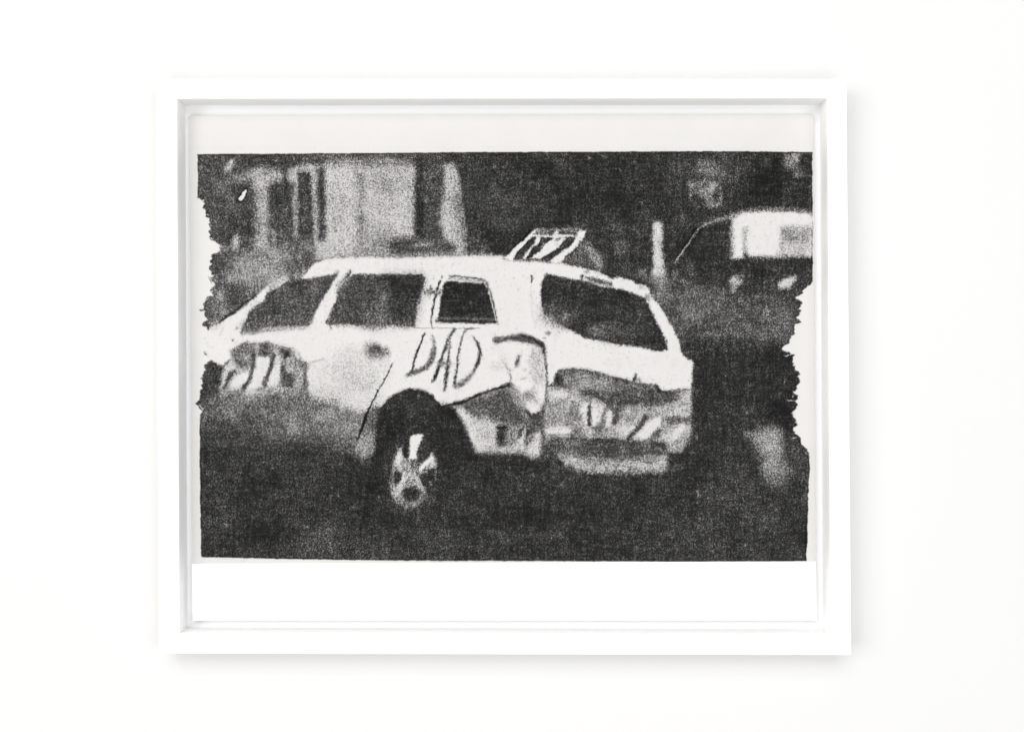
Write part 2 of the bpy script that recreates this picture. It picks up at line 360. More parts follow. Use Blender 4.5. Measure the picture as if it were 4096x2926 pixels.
# --- front end, crumpled and scratched
poly(E, [(430, 870), (600, 790), (850, 790), (1090, 850), (1150, 960), (1250, 1000), (1260, 1400), (820, 1470), (340, 1450), (320, 1280), (345, 1080), (470, 1000)], 172, 8)
poly(E, [(460, 890), (590, 785), (700, 800), (690, 1000), (560, 1060), (475, 1000)], 96, 6); oval(E, (600, 930), (64, 54), 165, 9)
poly(E, [(750, 800), (850, 770), (900, 900), (870, 935), (735, 920)], 88, 5)
poly(E, [(960, 840), (1080, 870), (1115, 930), (1000, 965)], 72, 5)
poly(E, [(350, 1100), (470, 930), (485, 1080), (380, 1240), (320, 1290)], 212, 6)
poly(E, [(430, 1240), (500, 1130), (640, 1080), (645, 1160), (560, 1290), (440, 1310)], 234, 4)
poly(E, [(700, 1040), (740, 930), (885, 930), (855, 1080), (780, 1250), (690, 1300), (660, 1420), (590, 1400), (650, 1200)], 232, 4)
poly(E, [(905, 950), (990, 920), (975, 1220), (840, 1290), (850, 1180)], 230, 4)
poly(E, [(820, 1270), (980, 1230), (960, 1330), (760, 1350)], 180, 8)
poly(E, [(1000, 1100), (1135, 1110), (1140, 1290), (1030, 1270), (960, 1220)], 84, 5)
poly(E, [(1040, 960), (1150, 950), (1140, 1100), (1040, 1080)], 172, 6)
stroke(E, [(1140, 940), (1140, 1100)], 18, 100, 3)
poly(E, [(1190, 1000), (1285, 1010), (1255, 1110), (1200, 1080)], 100, 6)
poly(E, [(1150, 1110), (1240, 1100), (1240, 1290), (1150, 1300)], 176, 6)
stroke(E, [(1245, 1060), (1235, 1330)], 18, 76, 4)
stroke(E, [(480, 1090), (440, 1130), (370, 1270)], [36, 50, 36], 66, 3); stroke(E, [(690, 860), (690, 1000), (650, 1180), (570, 1290)], [30, 34, 40, 46], 66, 3)
stroke(E, [(900, 930), (870, 1060), (800, 1250)], [44, 40, 56], 74, 3); stroke(E, [(1015, 940), (1000, 1120)], 44, 84, 4); scuff(E, (480, 800, 1220, 1000), 24, 80, 90, 26, 110, 215, 4, .5, 25); scuff(E, (350, 1290, 1250, 1440), 26, 100, 80, 34, 70, 190, 6, .5, 30)
poly(E, [(150, 1000), (330, 1030), (350, 1080), (320, 1300), (300, 1450), (100, 1450), (115, 1300)], 62, 5)
poly(E, [(100, 1400), (560, 1310), (600, 1420), (1100, 1330), (1250, 1360), (1300, 1410), (1900, 1490), (2000, 1624), (100, 1624)], 98, 12)
poly(E, [(590, 1330), (820, 1320), (800, 1430), (590, 1440)], 196, 8); oval(E, (1060, 1420), (80, 60), 140, 16); stroke(E, [(830, 1400), (960, 1340), (900, 1420)], 30, 70, 6)
scuff(E, (120, 1400, 1900, 1610), 40, 80, 90, 50, 70, 150, 9, .5, 40)
# --- doors and lower side, fading into the dark
poly(E, [(1300, 1050), (1560, 930), (2165, 900), (2150, 1040), (1950, 1480), (1560, 1420), (1300, 1370)], 222, 25)
oval(E, (1760, 1130), (170, 130), 200, 40); oval(E, (1900, 1330), (120, 120), 198, 30); oval(E, (1750, 880), (120, 40), 212, 18)
poly(E, [(1900, 800), (2000, 790), (2070, 830), (2150, 850), (2110, 950), (1950, 960), (1890, 900)], 130, 10)
oval(E, (2010, 860), (62, 46), 78, 6); oval(E, (2090, 890), (40, 36), 100, 7)
stroke(E, [(1290, 1000), (1460, 960)], 10, 170, 3)
poly(I, [(300, 0), (560, 60), (1300, 40), (1850, 60), (2010, 60), (1990, 640), (1780, 640), (1300, 460), (850, 420), (480, 280), (320, 180)], 106, 30)
poly(I, [(1280, -40), (2100, -60), (1980, 120), (1860, 240), (1640, 160), (1400, 80)], 222, 10)
poly(I, [(1300, 60), (1500, 60), (1800, 220), (1900, 260), (1850, 420), (1400, 300)], 128, 25)
oval(I, (1100, 330), (80, 90), 138, 18); oval(I, (960, 230), (90, 50), 128, 18); oval(I, (400, 120), (80, 70), 120, 20); oval(I, (760, 170), (150, 60), 82, 25)
poly(I, [(1780, 560), (1960, 380), (2010, 420), (1990, 620), (1880, 680)], 138, 16); oval(I, (1870, 590), (60, 50), 158, 12)
oval(I, (600, 430), (120, 120), 56, 30); oval(I, (900, 320), (60, 60), 92, 14)

# --- wheel
poly(J, [(300, 500), (340, 400), (420, 300), (520, 245), (620, 215), (760, 220), (870, 280), (930, 330), (985, 395), (1090, 420), (1230, 570), (1330, 780), (1380, 890), (1900, 900), (2000, 960), (2165, 1000), (2165, 1700), (100, 1700), (230, 950), (270, 900), (290, 640)], 45, 4)
stroke(J, [(400, 330), (520, 245), (640, 212), (770, 218), (880, 285), (980, 390)], [8, 14, 24, 28, 28, 20], 20, 4, .8)
stroke(J, [(1000, 380), (1080, 430), (1160, 530)], 60, 26, 12, .6)
poly(J, [(1000, 1000), (2165, 1020), (2165, 1624), (700, 1624)], 50, 40)
oval(J, (690, 1130), (235, 360), 66, 22)
stroke(J, [(470, 1080), (455, 1200), (470, 1330), (530, 1420), (620, 1470), (720, 1450), (800, 1330)], [34, 34, 46, 60, 60, 60, 34], 140, 7)
stroke(J, [(400, 1000), (385, 1200), (430, 1400), (540, 1530), (680, 1560), (820, 1480), (930, 1300), (960, 1120)], [10, 20, 24, 30, 30, 26, 20, 10], 80, 10, .7)
poly(J, [(455, 1230), (500, 1260), (560, 1260), (560, 1380), (490, 1350), (460, 1310)], 190, 6)
oval(J, (670, 1110), (110, 130), 120, 9)
poly(J, [(648, 720), (700, 688), (792, 692), (752, 800), (722, 900), (715, 960), (630, 965), (645, 850)], 237, 3)
poly(J, [(540, 825), (560, 890), (600, 960), (640, 1000), (600, 1080), (560, 1090), (470, 1090), (460, 1010), (500, 920)], 172, 6)
poly(J, [(542, 840), (560, 920), (545, 1010), (490, 1000), (510, 920)], 226, 4)
poly(J, [(892, 865), (912, 960), (940, 1050), (870, 1070), (800, 1085), (765, 1140), (735, 1070), (790, 995), (850, 950)], 206, 5)
poly(J, [(890, 890), (900, 960), (800, 1070), (760, 1100), (745, 1050), (800, 1000), (860, 950)], 234, 3)
oval(J, (665, 1010), (40, 36), 75, 5); stroke(J, [(720, 930), (700, 1030)], 16, 190, 4)
stroke(J, [(582, 1110), (572, 1215)], [34, 38], 234, 3); stroke(J, [(665, 1175), (640, 1240)], [50, 30], 228, 3)
stroke(J, [(610, 1180), (600, 1220)], 26, 36, 2); stroke(J, [(680, 1190), (672, 1230)], 20, 40, 2)
stroke(J, [(560, 1260), (640, 1250), (720, 1200), (740, 1260), (790, 1300)], [40, 30, 50, 50, 20], 178, 6)
poly(J, [(490, 1100), (545, 1090), (550, 1190), (520, 1240), (480, 1200)], 52, 6); poly(J, [(600, 1280), (700, 1260), (720, 1340), (690, 1400), (610, 1390), (585, 1330)], 52, 7); poly(J, [(780, 1110), (870, 1090), (900, 1200), (860, 1290), (800, 1240)], 50, 6)
stroke(J, [(640, 1130), (560, 1240), (500, 1350)], [26, 34, 24], 222, 3); stroke(J, [(700, 1120), (750, 1220), (800, 1310)], [30, 34, 12], 206, 3); stroke(J, [(650, 980), (640, 1090)], 20, 200, 4); stroke(J, [(930, 960), (935, 1120), (900, 1280)], [16, 14, 10], 128, 4)
scuff(J, (480, 980, 880, 1400), 34, 80, 70, 20, 50, 220, 3, .55, 30)
oval(J, (810, 860), (60, 70), 56, 5); oval(J, (600, 880), (30, 70), 40, 4, rot=-12)
stroke(J, [(590, 1210), (530, 1270), (470, 1330)], [40, 54, 40], 200, 4); stroke(J, [(730, 1190), (770, 1260), (810, 1310)], [34, 40, 20], 170, 4); stroke(J, [(560, 1370), (600, 1450), (700, 1440)], 30, 150, 6)
stroke(J, [(915, 1180), (900, 1270)], 16, 22, 3); stroke(J, [(930, 1060), (925, 1180)], 10, 110, 3)
stroke(J, [(480, 1400), (560, 1540)], 40, 90, 14)

# --- bumper corner right of the wheel
poly(J, [(1090, 385), (1200, 355), (1450, 240), (1735, 160), (1745, 250), (1810, 340), (1930, 490), (1970, 570), (1900, 660), (1900, 905), (1400, 895), (1365, 850), (1250, 570), (1150, 430)], 156, 5)
poly(J, [(1200, 365), (1730, 175), (1750, 280), (1920, 500), (1955, 590), (1640, 600), (1500, 520), (1330, 470)], 84, 12)
oval(J, (1380, 470), (90, 50), 112, 14)
poly(J, [(1150, 410), (1230, 420), (1330, 500), (1560, 570), (1610, 600), (1590, 880), (1400, 895), (1340, 770), (1250, 570)], 206, 8)
stroke(J, [(1190, 430), (1260, 540), (1330, 720), (1400, 870)], [40, 56, 60, 40], 228, 7)
poly(J, [(1380, 620), (1560, 640), (1570, 780), (1420, 760)], 186, 16)
scuff(J, (1300, 480, 1850, 640), 24, 30, 70, 30, 70, 190, 5, .45, 40)
oval(J, (1668, 715), (84, 112), 70, 6, rot=8); oval(J, (1640, 690), (48, 74), 46, 5, rot=8); stroke(J, [(1600, 625), (1690, 615)], 30, 26, 3); scuff(J, (1700, 620, 2080, 930), 26, 110, 80, 26, 90, 232, 4, .6, 25)
poly(J, [(1700, 630), (1850, 640), (1830, 790), (1700, 850)], 136, 9); stroke(J, [(1862, 645), (1845, 720)], 34, 38, 4)
stroke(J, [(1895, 655), (1865, 740), (1820, 810)], [26, 34, 30], 226, 4)
poly(J, [(1500, 840), (1620, 850), (1880, 770), (1905, 900), (1450, 900)], 196, 7)
stroke(J, [(985, 392), (1200, 352), (1450, 238), (1728, 158)], [10, 22, 24, 24], 28, 2.5)
stroke(J, [(1400, 908), (1900, 915)], 30, 70, 8)
poly(J, [(1960, 560), (2060, 430), (2105, 360), (2115, 600), (2070, 650), (1990, 680), (1900, 660)], 84, 7)
poly(J, [(1985, 690), (2055, 640), (2080, 800), (2060, 930), (1985, 962), (1890, 900), (1905, 830)], 212, 7); oval(J, (1960, 740), (24, 40), 120, 8)

# --- tail lamp
poly(F, [(1270, 740), (1400, 715), (1580, 688), (1700, 718), (1810, 790), (1840, 860), (1832, 930), (1780, 850), (1680, 790), (1500, 770), (1400, 775), (1290, 800)], 84, 4)
stroke(F, [(1560, 700), (1700, 735), (1815, 810), (1835, 880)], [16, 34, 44, 26], 40, 4)
poly(F, [(1700, 820), (1790, 840), (1828, 960), (1840, 1250), (1720, 1240), (1690, 1100)], 204, 10)
stroke(F, [(1712, 830), (1705, 1080)], 14, 185, 5); oval(F, (1730, 1050), (28, 140), 196, 9)
stroke(F, [(1825, 860), (1845, 960), (1858, 1150), (1866, 1280), (1850, 1420), (1830, 1540)], [20, 18, 16, 24, 34, 44], 40, 3)
stroke(F, [(1565, 925), (1545, 985), (1520, 1045)], [16, 34, 16], 60, 4)
poly(F, [(1460, 1190), (1490, 1240), (1560, 1300), (1620, 1400), (1660, 1540), (1560, 1440), (1470, 1260)], 150, 6)
oval(F, (1655, 1355), (52, 46), 96, 8); oval(F, (1500, 1320), (24, 40), 140, 8); oval(F, (1720, 1310), (30, 40), 180, 8); oval(F, (1740, 1420), (60, 40), 205, 10)
stroke(F, [(1375, 960), (1450, 1080), (1470, 1190)], [20, 10, 20], 125, 4); oval(F, (1330, 1035), (90, 40), 214, 12); oval(F, (1400, 940), (50, 60), 222, 12)
stroke(F, [(1600, 1180), (1640, 1160)], 12, 160, 3)

scuff(F, (1480, 860, 1830, 1450), 30, 80, 60, 22, 130, 235, 4, .5, 50)
# --- glass
poly(E, [(538, 672), (556, 640), (640, 455), (700, 400), (790, 345), (830, 250), (950, 185), (1090, 100), (1300, 98), (1450, 62), (1598, 38), (1500, 200), (1425, 310), (1340, 480), (1285, 600), (1000, 610), (800, 625), (690, 685), (560, 672)], 72, 3)
stroke(E, [(1590, 50), (1420, 310), (1340, 490), (1290, 590)], 14, 36, 3, .7)
oval(E, (1370, 190), (70, 80), 118, 16); oval(E, (1040, 310), (110, 60), 92, 18); stroke(E, [(600, 610), (900, 570), (1250, 550)], 90, 96, 14, .8); oval(E, (760, 440), (90, 40), 84, 18)
stroke(E, [(560, 690), (760, 660), (1000, 640), (1260, 632)], [30, 30, 16, 8], 140, 4, .8)
win2 = cp(E, [(1690, 90), (1790, 42), (2000, 40)]) + cp(F, [(0, 46), (500, 46), (537, 70), (530, 130), (492, 250), (452, 400), (425, 612), (200, 600), (0, 622)]) + cp(E, [(1900, 620), (1740, 590), (1500, 590), (1468, 570), (1530, 440), (1590, 300), (1600, 240)])
poly_c(win2, 70, 3)
poly(F, [(60, 80), (520, 70), (450, 380), (420, 560), (200, 560)], 50, 20)
poly(E, [(1600, 150), (1720, 60), (1690, 180), (1600, 300)], 110, 10); oval(E, (2090, 330), (50, 150), 100, 16); oval(E, (1980, 560), (140, 60), 122, 18); oval(E, (2040, 480), (60, 60), 104, 16); oval(E, (2020, 430), (8, 8), 190, 2)
stroke(F, [(0, 600), (180, 592), (400, 590)], 50, 92, 8, .6)
stroke(E, [(1640, 130), (1700, 60), (1735, 10)], [20, 30, 14], 84, 5); stroke(E, [(1600, 20), (1570, 60)], 24, 100, 5)
stroke(E, [(1500, 560), (1530, 640)], 14, 100, 3); stroke(E, [(1560, 600), (2100, 625)], 20, 185, 6)
stroke(E, [(1740, 5), (1700, 70)], 14, 60, 2)
poly(F, [(750, 150), (790, 118), (1000, 128), (1180, 145), (1225, 200), (1262, 350), (1300, 500), (1320, 572), (1200, 580), (900, 572), (678, 566), (680, 535), (708, 330), (738, 175)], 44, 2.5)
stroke(F, [(805, 65), (1000, 78), (1150, 95), (1215, 140), (1245, 215), (1285, 370), (1322, 540), (1328, 585)], [12, 16, 18, 20, 14, 16, 12, 14], 84, 2.5)
stroke(F, [(800, 92), (1180, 120), (1225, 190)], 12, 150, 3); stroke(F, [(1235, 230), (1275, 400), (1308, 530)], 9, 226, 1.5)
stroke(F, [(690, 530), (900, 520), (1290, 535)], 16, 120, 4); stroke(F, [(670, 545), (710, 540)], 40, 70, 5)
stroke(F, [(705, 120), (660, 250), (625, 420), (606, 560), (618, 620)], [22, 20, 16, 14, 6], 26, 2)
stroke(F, [(606, 170), (590, 300)], [14, 10], 70, 3); stroke(F, [(632, 60), (630, 110)], 10, 170, 3); stroke(F, [(725, 60), (715, 90)], 10, 110, 2)
poly(F, [(530, 215), (720, 212), (718, 265), (512, 268)], 124, 5)
stroke(F, [(535, 130), (460, 390)], 12, 40, 3, .7)
stroke(F, [(430, 626), (800, 626), (1150, 628)], 7, 150, 1.5)
rear = (cp(Cc, [(500, 850), (560, 862), (690, 890), (870, 925), (920, 935), (1100, 988), (1250, 1010), (1400, 1042), (1520, 1090), (1580, 1130), (1620, 1230), (1700, 1400), (1760, 1500)]) +
        cp(G, [(1770, 200), (1822, 325), (1700, 338), (1500, 292), (1300, 262), (1050, 215), (920, 190), (820, 140)]) +
        cp(Cc, [(730, 1440), (570, 1370), (490, 1300), (450, 1200), (445, 1060), (458, 940), (488, 890)]))
poly_c(rear, 49, 3)
oval(Cc, (1090, 1470), (140, 60), 122, 12); oval(Cc, (620, 1280), (150, 100), 88, 25); oval(Cc, (700, 1330), (40, 40), 128, 8); oval(Cc, (1250, 1480), (160, 80), 78, 20); oval(Cc, (1100, 1280), (250, 70), 64, 30)
stroke(Cc, [(1590, 1170), (1700, 1400), (1800, 1600)], 20, 22, 4, .8); stroke(Cc, [(470, 920), (455, 1050), (460, 1200)], 16, 30, 5, .6)
stroke(Cc, [(500, 1310), (620, 1400), (720, 1440)], 50, 150, 9, .7)
poly(Cc, [(920, 880), (1000, 890), (1215, 940), (1215, 980), (1090, 960), (930, 905)], 96, 3); stroke(Cc, [(940, 930), (1100, 970), (1230, 1000)], 10, 120, 3)
stroke(Cc, [(888, 875), (885, 925)], 26, 44, 3); oval(Cc, (940, 830), (30, 20), 150, 5); oval(Cc, (1600, 1110), (26, 30), 90, 6); oval(Cc, (1540, 1000), (50, 20), 190, 6)
stroke(Cc, [(350, 875), (335, 945)], [22, 10], 50, 2); stroke(Cc, [(335, 945), (338, 1150), (352, 1330), (400, 1410)], 6, 205, 2)

# --- tailgate
poly(G, [(505, 712), (560, 700), (700, 720), (860, 740), (1150, 900), (1400, 860), (2075, 740), (2075, 1000), (2065, 1200), (2010, 1350), (1965, 1432), (1825, 1432), (1780, 1345), (1400, 1330), (1280, 1290), (1000, 1260), (700, 1260), (500, 1290), (470, 1180), (490, 900)], 168, 4)
poly(G, [(650, 540), (760, 530), (950, 535), (1080, 580), (1200, 620), (1380, 660), (1560, 692), (1700, 700), (1718, 778), (1890, 765), (2030, 740), (1990, 800), (1900, 905), (1750, 935), (1600, 935), (1400, 900), (1350, 950), (1180, 965), (1130, 890), (900, 820), (860, 750), (700, 700), (690, 620), (620, 580)], 104, 6)
poly(G, [(690, 620), (1000, 620), (1200, 660), (1150, 750), (850, 740), (720, 720)], 148, 14)
poly(G, [(870, 750), (1100, 765), (1160, 820), (1330, 740), (1690, 770), (1890, 785), (1890, 880), (1600, 920), (1350, 940), (1190, 960), (1120, 860), (900, 810)], 74, 8)
stroke(G, [(1695, 690), (1715, 775), (1800, 782), (1890, 770)], [10, 26, 14, 6], 28, 3)
poly(G, [(520, 760), (800, 765), (850, 850), (780, 880), (560, 850)], 216, 9); oval(G, (620, 1000), (110, 130), 142, 30); oval(G, (790, 960), (30, 90), 105, 10)
poly(G, [(890, 880), (1040, 860), (1130, 900), (1115, 1060), (1020, 1145), (930, 1170), (895, 1100), (860, 960)], 226, 6)
poly(G, [(960, 910), (985, 920), (990, 1140), (945, 1150), (950, 1000)], 84, 3)
poly(G, [(1150, 980), (1215, 1000), (1225, 1080), (1190, 1165), (1140, 1130)], 214, 5); stroke(G, [(1145, 970), (1115, 1060), (1110, 1120)], [20, 24, 30], 84, 5)
poly(G, [(1200, 950), (1340, 900), (1320, 1010), (1270, 1140), (1215, 1120), (1240, 1020)], 74, 7)
poly(G, [(1340, 950), (1560, 930), (1560, 1040), (1460, 1130), (1330, 1060)], 168, 12)
poly(G, [(1300, 1130), (1470, 1120), (1400, 1240), (1330, 1280), (1250, 1220)], 206, 8)
poly(G, [(1600, 1080), (1745, 1040), (1730, 1150), (1640, 1270), (1560, 1300), (1410, 1310), (1480, 1200)], 230, 5)
stroke(G, [(1575, 1050), (1510, 1150), (1440, 1220), (1375, 1300)], [54, 44, 36, 30], 80, 5)
oval(G, (1680, 1000), (90, 40), 170, 12)
poly(G, [(500, 1150), (750, 1155), (775, 1240), (600, 1265), (490, 1240)], 214, 8); oval(G, (970, 1240), (40, 70), 205, 8); oval(G, (840, 1220), (60, 40), 110, 10); oval(G, (1070, 1190), (50, 60), 90, 9)
poly(G, [(1910, 910), (1990, 800), (2065, 760), (2065, 1030), (1860, 1010)], 204, 6)
stroke(G, [(1930, 915), (2060, 905)], 18, 90, 4); stroke(G, [(1940, 970), (2060, 975)], 12, 130, 4)
poly(G, [(1740, 1035), (1860, 1040), (2072, 1045), (2066, 1110), (1960, 1115), (1850, 1130)], 88, 6); stroke(G, [(1800, 1020), (2065, 1030)], 14, 210, 4)
poly(G, [(1720, 1180), (1900, 1140), (2055, 1140), (2040, 1260), (1960, 1370), (1830, 1340)], 196, 12); stroke(G, [(1715, 1195), (1650, 1290)], [40, 60], 84, 8)
oval(G, (1980, 1300), (50, 60), 140, 14)
poly(G, [(470, 1290), (600, 1275), (760, 1250), (940, 1290), (1000, 1300), (1300, 1290), (1400, 1335), (1560, 1320), (1780, 1345), (1815, 1420), (1500, 1490), (1200, 1500), (950, 1480), (640, 1430), (470, 1430)], 84, 9)
stroke(G, [(1390, 1330), (1700, 1330), (1780, 1350)], 40, 44, 8); oval(G, (540, 1370), (60, 50), 44, 10); oval(G, (520, 1290), (40, 30), 140, 9)
poly(G, [(630, 1435), (700, 1440), (950, 1490), (1300, 1510), (1550, 1490), (1830, 1440), (1800, 1600), (1760, 1640), (1300, 1650), (1100, 1640), (900, 1600), (750, 1590), (670, 1530)], 166, 8)
stroke(G, [(720, 1540), (900, 1580), (1100, 1600), (1400, 1600), (1770, 1580)], [70, 50, 50, 70, 70], 196, 9); oval(G, (740, 1500), (60, 60), 186, 12); oval(G, (1050, 1510), (120, 30), 100, 12)
stroke(G, [(640, 1540), (760, 1610), (950, 1640)], 36, 34, 8); stroke(G, [(1800, 1600), (1840, 1450)], 20, 40, 6, .5)
scuff(G, (520, 780, 2050, 1260), 60, 115, 90, 22, 90, 235, 3, .38, 35)
for p_, w_ in (([(1010, 880), (1040, 980), (1020, 1110)], 60), ([(1180, 1000), (1190, 1130)], 44), ([(1720, 1070), (1640, 1180), (1480, 1290)], 62), ([(1440, 1150), (1360, 1230)], 40), ([(540, 800), (780, 800)], 40), ([(520, 1200), (740, 1200)], 46), ([(1980, 1160), (1900, 1260)], 70)):
    stroke(G, p_, [w_] * len(p_), 234, 5, .7)
stroke(G, [(968, 920), (972, 1130)], 26, 66, 3); stroke(G, [(1270, 990), (1230, 1120)], [50, 40], 70, 5); stroke(G, [(1575, 1050), (1510, 1150), (1375, 1300)], [50, 40, 30], 70, 4)
scuff(G, (680, 600, 1640, 900), 40, 10, 130, 30, 60, 150, 5, .4, 20)
scuff(G, (500, 1270, 1800, 1470), 46, 8, 120, 34, 56, 165, 6, .5, 20)
scuff(G, (700, 1500, 1790, 1620), 46, 160, 90, 30, 110, 225, 4, .6, 40); scuff(G, (760, 1600, 1760, 1660), 40, 90, 50, 24, 40, 190, 3, .7, 30)
stroke(G, [(1475, 585), (1462, 630), (1440, 665)], [16, 34, 18], 44, 3); stroke(G, [(1374, 630), (1380, 690)], [14, 24], 60, 3); stroke(G, [(1508, 620), (1516, 680)], 14, 90, 3)
oval(G, (518, 138), (32, 14), 84, 4, rot=8); oval(G, (480, 200), (14, 16), 150, 4)
stroke(G, [(505, 710), (660, 715), (770, 738)], [20, 10, 8], 60, 3); stroke(G, [(560, 680), (565, 710)], 10, 110, 3)
stroke(G, [(2098, 440), (2092, 560), (2078, 760), (2072, 1050)], 14, 30, 4, .7)

# --- roof rack
poly(Cc, [(20, 690), (90, 620), (350, 350), (400, 345), (940, 370), (900, 460), (660, 735), (150, 720)], 56, 4)
stroke(Cc, [(75, 640), (220, 500), (355, 365)], [8, 22, 24], 12, 2)
poly(Cc, [(370, 372), (890, 375), (820, 435), (345, 440)], 90, 8)
stroke(Cc, [(350, 372), (600, 376), (880, 376)], [14, 18, 14], 170, 4, .8)
poly(Cc, [(40, 680), (190, 545), (330, 420), (365, 375), (395, 375), (345, 455), (300, 500), (265, 555), (190, 615), (150, 690), (150, 720)], WH, 2)
poly(Cc, [(345, 432), (560, 432), (800, 428), (810, 452), (560, 458), (340, 458)], 234, 2)
poly(Cc, [(575, 450), (600, 385), (640, 370), (625, 430), (690, 460), (670, 480), (560, 510)], 230, 2.5)
poly(Cc, [(405, 455), (440, 455), (425, 505), (380, 550), (345, 570), (320, 630), (285, 690), (245, 690), (300, 600), (370, 520)], WH, 2)
poly(Cc, [(520, 500), (590, 470), (690, 462), (660, 540), (600, 600), (500, 650), (440, 690), (330, 690), (430, 590), (470, 530)], 236, 2.5)
stroke(Cc, [(700, 460), (650, 560)], 22, 232, 3)
poly(Cc, [(580, 490), (660, 460), (650, 480), (590, 495)], 60, 3); oval(Cc, (620, 530), (12, 8), 160, 3)
poly(Cc, [(815, 460), (850, 385), (940, 376), (912, 450), (830, 570), (740, 650), (660, 735), (540, 730), (560, 690), (640, 640), (760, 550)], WH, 2.5)
stroke(Cc, [(305, 500), (262, 556), (190, 630)], 12, 22, 1.5); stroke(Cc, [(436, 500), (415, 545), (380, 560)], 14, 22, 1.5); stroke(Cc, [(530, 480), (430, 600), (290, 690)], 12, 26, 1.5)
stroke(Cc, [(690, 500), (650, 570), (540, 640), (470, 680)], 14, 24, 2); stroke(Cc, [(800, 480), (740, 545), (640, 610)], 10, 26, 2)
poly(Cc, [(180, 640), (240, 620), (230, 690), (160, 700)], 70, 6)
poly(Cc, [(0, 700), (660, 738), (640, 800), (0, 780)], WH, 6)
poly(Cc, [(690, 735), (870, 530), (930, 530), (1070, 680), (1090, 790), (960, 785)], 84, 6)
stroke(Cc, [(905, 490), (980, 600), (1060, 690), (1085, 800)], [40, 70, 80, 70], 146, 11)
stroke(Cc, [(670, 730), (740, 650), (830, 580)], 12, 26, 3)

# --- lettering on the rear door: DAD
stroke(F, [(540, 682), (500, 780), (450, 900), (412, 1020), (390, 1115)], [16, 22, 24, 16, 14], 22, 2)
stroke(F, [(618, 705), (642, 790), (636, 890), (608, 985), (550, 1055), (470, 1090), (385, 1115), (345, 1140)], [10, 26, 52, 50, 50, 44, 44, 30], 86, 4)
stroke(F, [(610, 870), (604, 960)], 14, 30, 3)
stroke(F, [(870, 632), (815, 700), (770, 800), (745, 870)], [26, 30, 20, 18], 60, 3)
stroke(F, [(775, 800), (745, 880), (715, 960), (690, 1060), (650, 1160), (610, 1225)], [18, 22, 28, 30, 36, 6], 30, 2.5)
stroke(F, [(812, 735), (802, 850), (795, 950), (785, 1060), (770, 1170), (752, 1290)], [10, 14, 26, 34, 34, 22], 52, 3.5)
stroke(F, [(715, 1015), (790, 1005)], 56, 150, 7)
stroke(F, [(1080, 628), (990, 632), (940, 720), (912, 850), (890, 1000), (875, 1130), (862, 1240)], [8, 16, 14, 16, 18, 20, 26], 62, 2.5)
stroke(F, [(1062, 715), (1112, 790), (1140, 890), (1112, 1000), (1066, 1100)], [8, 22, 30, 34, 22], 42, 3)
stroke(F, [(1066, 1100), (1000, 1180), (930, 1230), (870, 1255)], [24, 46, 60, 50], 112, 5)

# --- paper fibres at the torn sides
for o_, p_ in ((E, [(205, 165), (250, 155), (275, 180)]), (E, [(200, 185), (240, 195)]), (E, [(215, 240), (262, 228)]), (E, [(160, 330), (200, 300)]), (E, [(130, 430), (170, 445)]),
               (E, [(160, 890), (190, 870), (200, 890)]), (E, [(150, 1000), (200, 1010)]), (E, [(110, 1480), (150, 1500), (120, 1530)]), (I, [(105, 110), (130, 130), (112, 180)]),
               (A, [(300, 1075), (350, 1090)]), (A, [(215, 1000), (250, 1020)]), (A, [(240, 1440), (290, 1470)]), (A, [(180, 750), (215, 760)]),
               (H, [(1590, 300), (1640, 285), (1665, 262)]), (H, [(1640, 380), (1662, 360)]), (H, [(1455, 932), (1520, 916), (1550, 915)]), (H, [(1480, 880), (1540, 895)]),
               (H, [(1550, 1310), (1575, 1340)]), (H, [(1550, 1380), (1548, 1350)]), (H, [(1480, 1412), (1570, 1412)]), (H, [(1560, 1560), (1545, 1520)]),
               (K, [(1550, 300), (1600, 290)]), (K, [(1570, 120), (1590, 150)]), (K, [(1680, 460), (1715, 480)])):
    stroke(o_, p_, [7, 5, 3][:len(p_)], 226, .8)

# --- aerial line
stroke(F, [(195, 1005), (120, 1150), (0, 1380)], [8, 12, 14], 30, 1.5)
stroke(J, [(300, 215), (230, 370), (185, 460), (120, 650), (70, 775)], [12, 14, 28, 30, 6], 14, 1.5)

# --- ragged toner edges, then mottling of the ink
yy, xx = np.mgrid[0:CH, 0:CW]
wx, wy = (field(2.2) * 1.3 + field(7) * .8) * Q, (field(2.2) * 1.3 + field(7) * .8) * Q
V = V[np.clip((yy + wy + .5).astype(int), 0, CH - 1), np.clip((xx + wx + .5).astype(int), 0, CW - 1)]
dark = np.clip((130 - V) / 60, 0, 1); light = np.clip((V - 212) / 20, 0, 1)
V = np.where(V < 130, 56 + (V - 56) * 1.2, V) - np.clip((150 - V) / 20, 0, 1) * 3
V += dark * (2 + field(24, 2.4) * 3.6 + field(2.4, 24) * 3.2 + field(45) * 4 + field(110) * 4 + 5 * (np.exp(field(5) * .7) - 1.28))
V += light * (3 - 2 * np.abs(field(12)) - 4 * np.clip(field(2.2), 0, 3) - 2 * np.clip(field(1.4, 20), 0, 3))
V += (field(26) * 3 + field(9) * 3 + field(60) * 4) * np.clip((238 - V) / 120, 0, 1)
V += field(16) * 9 * np.clip(1 - np.abs(V - 140) / 90, 0, 1)

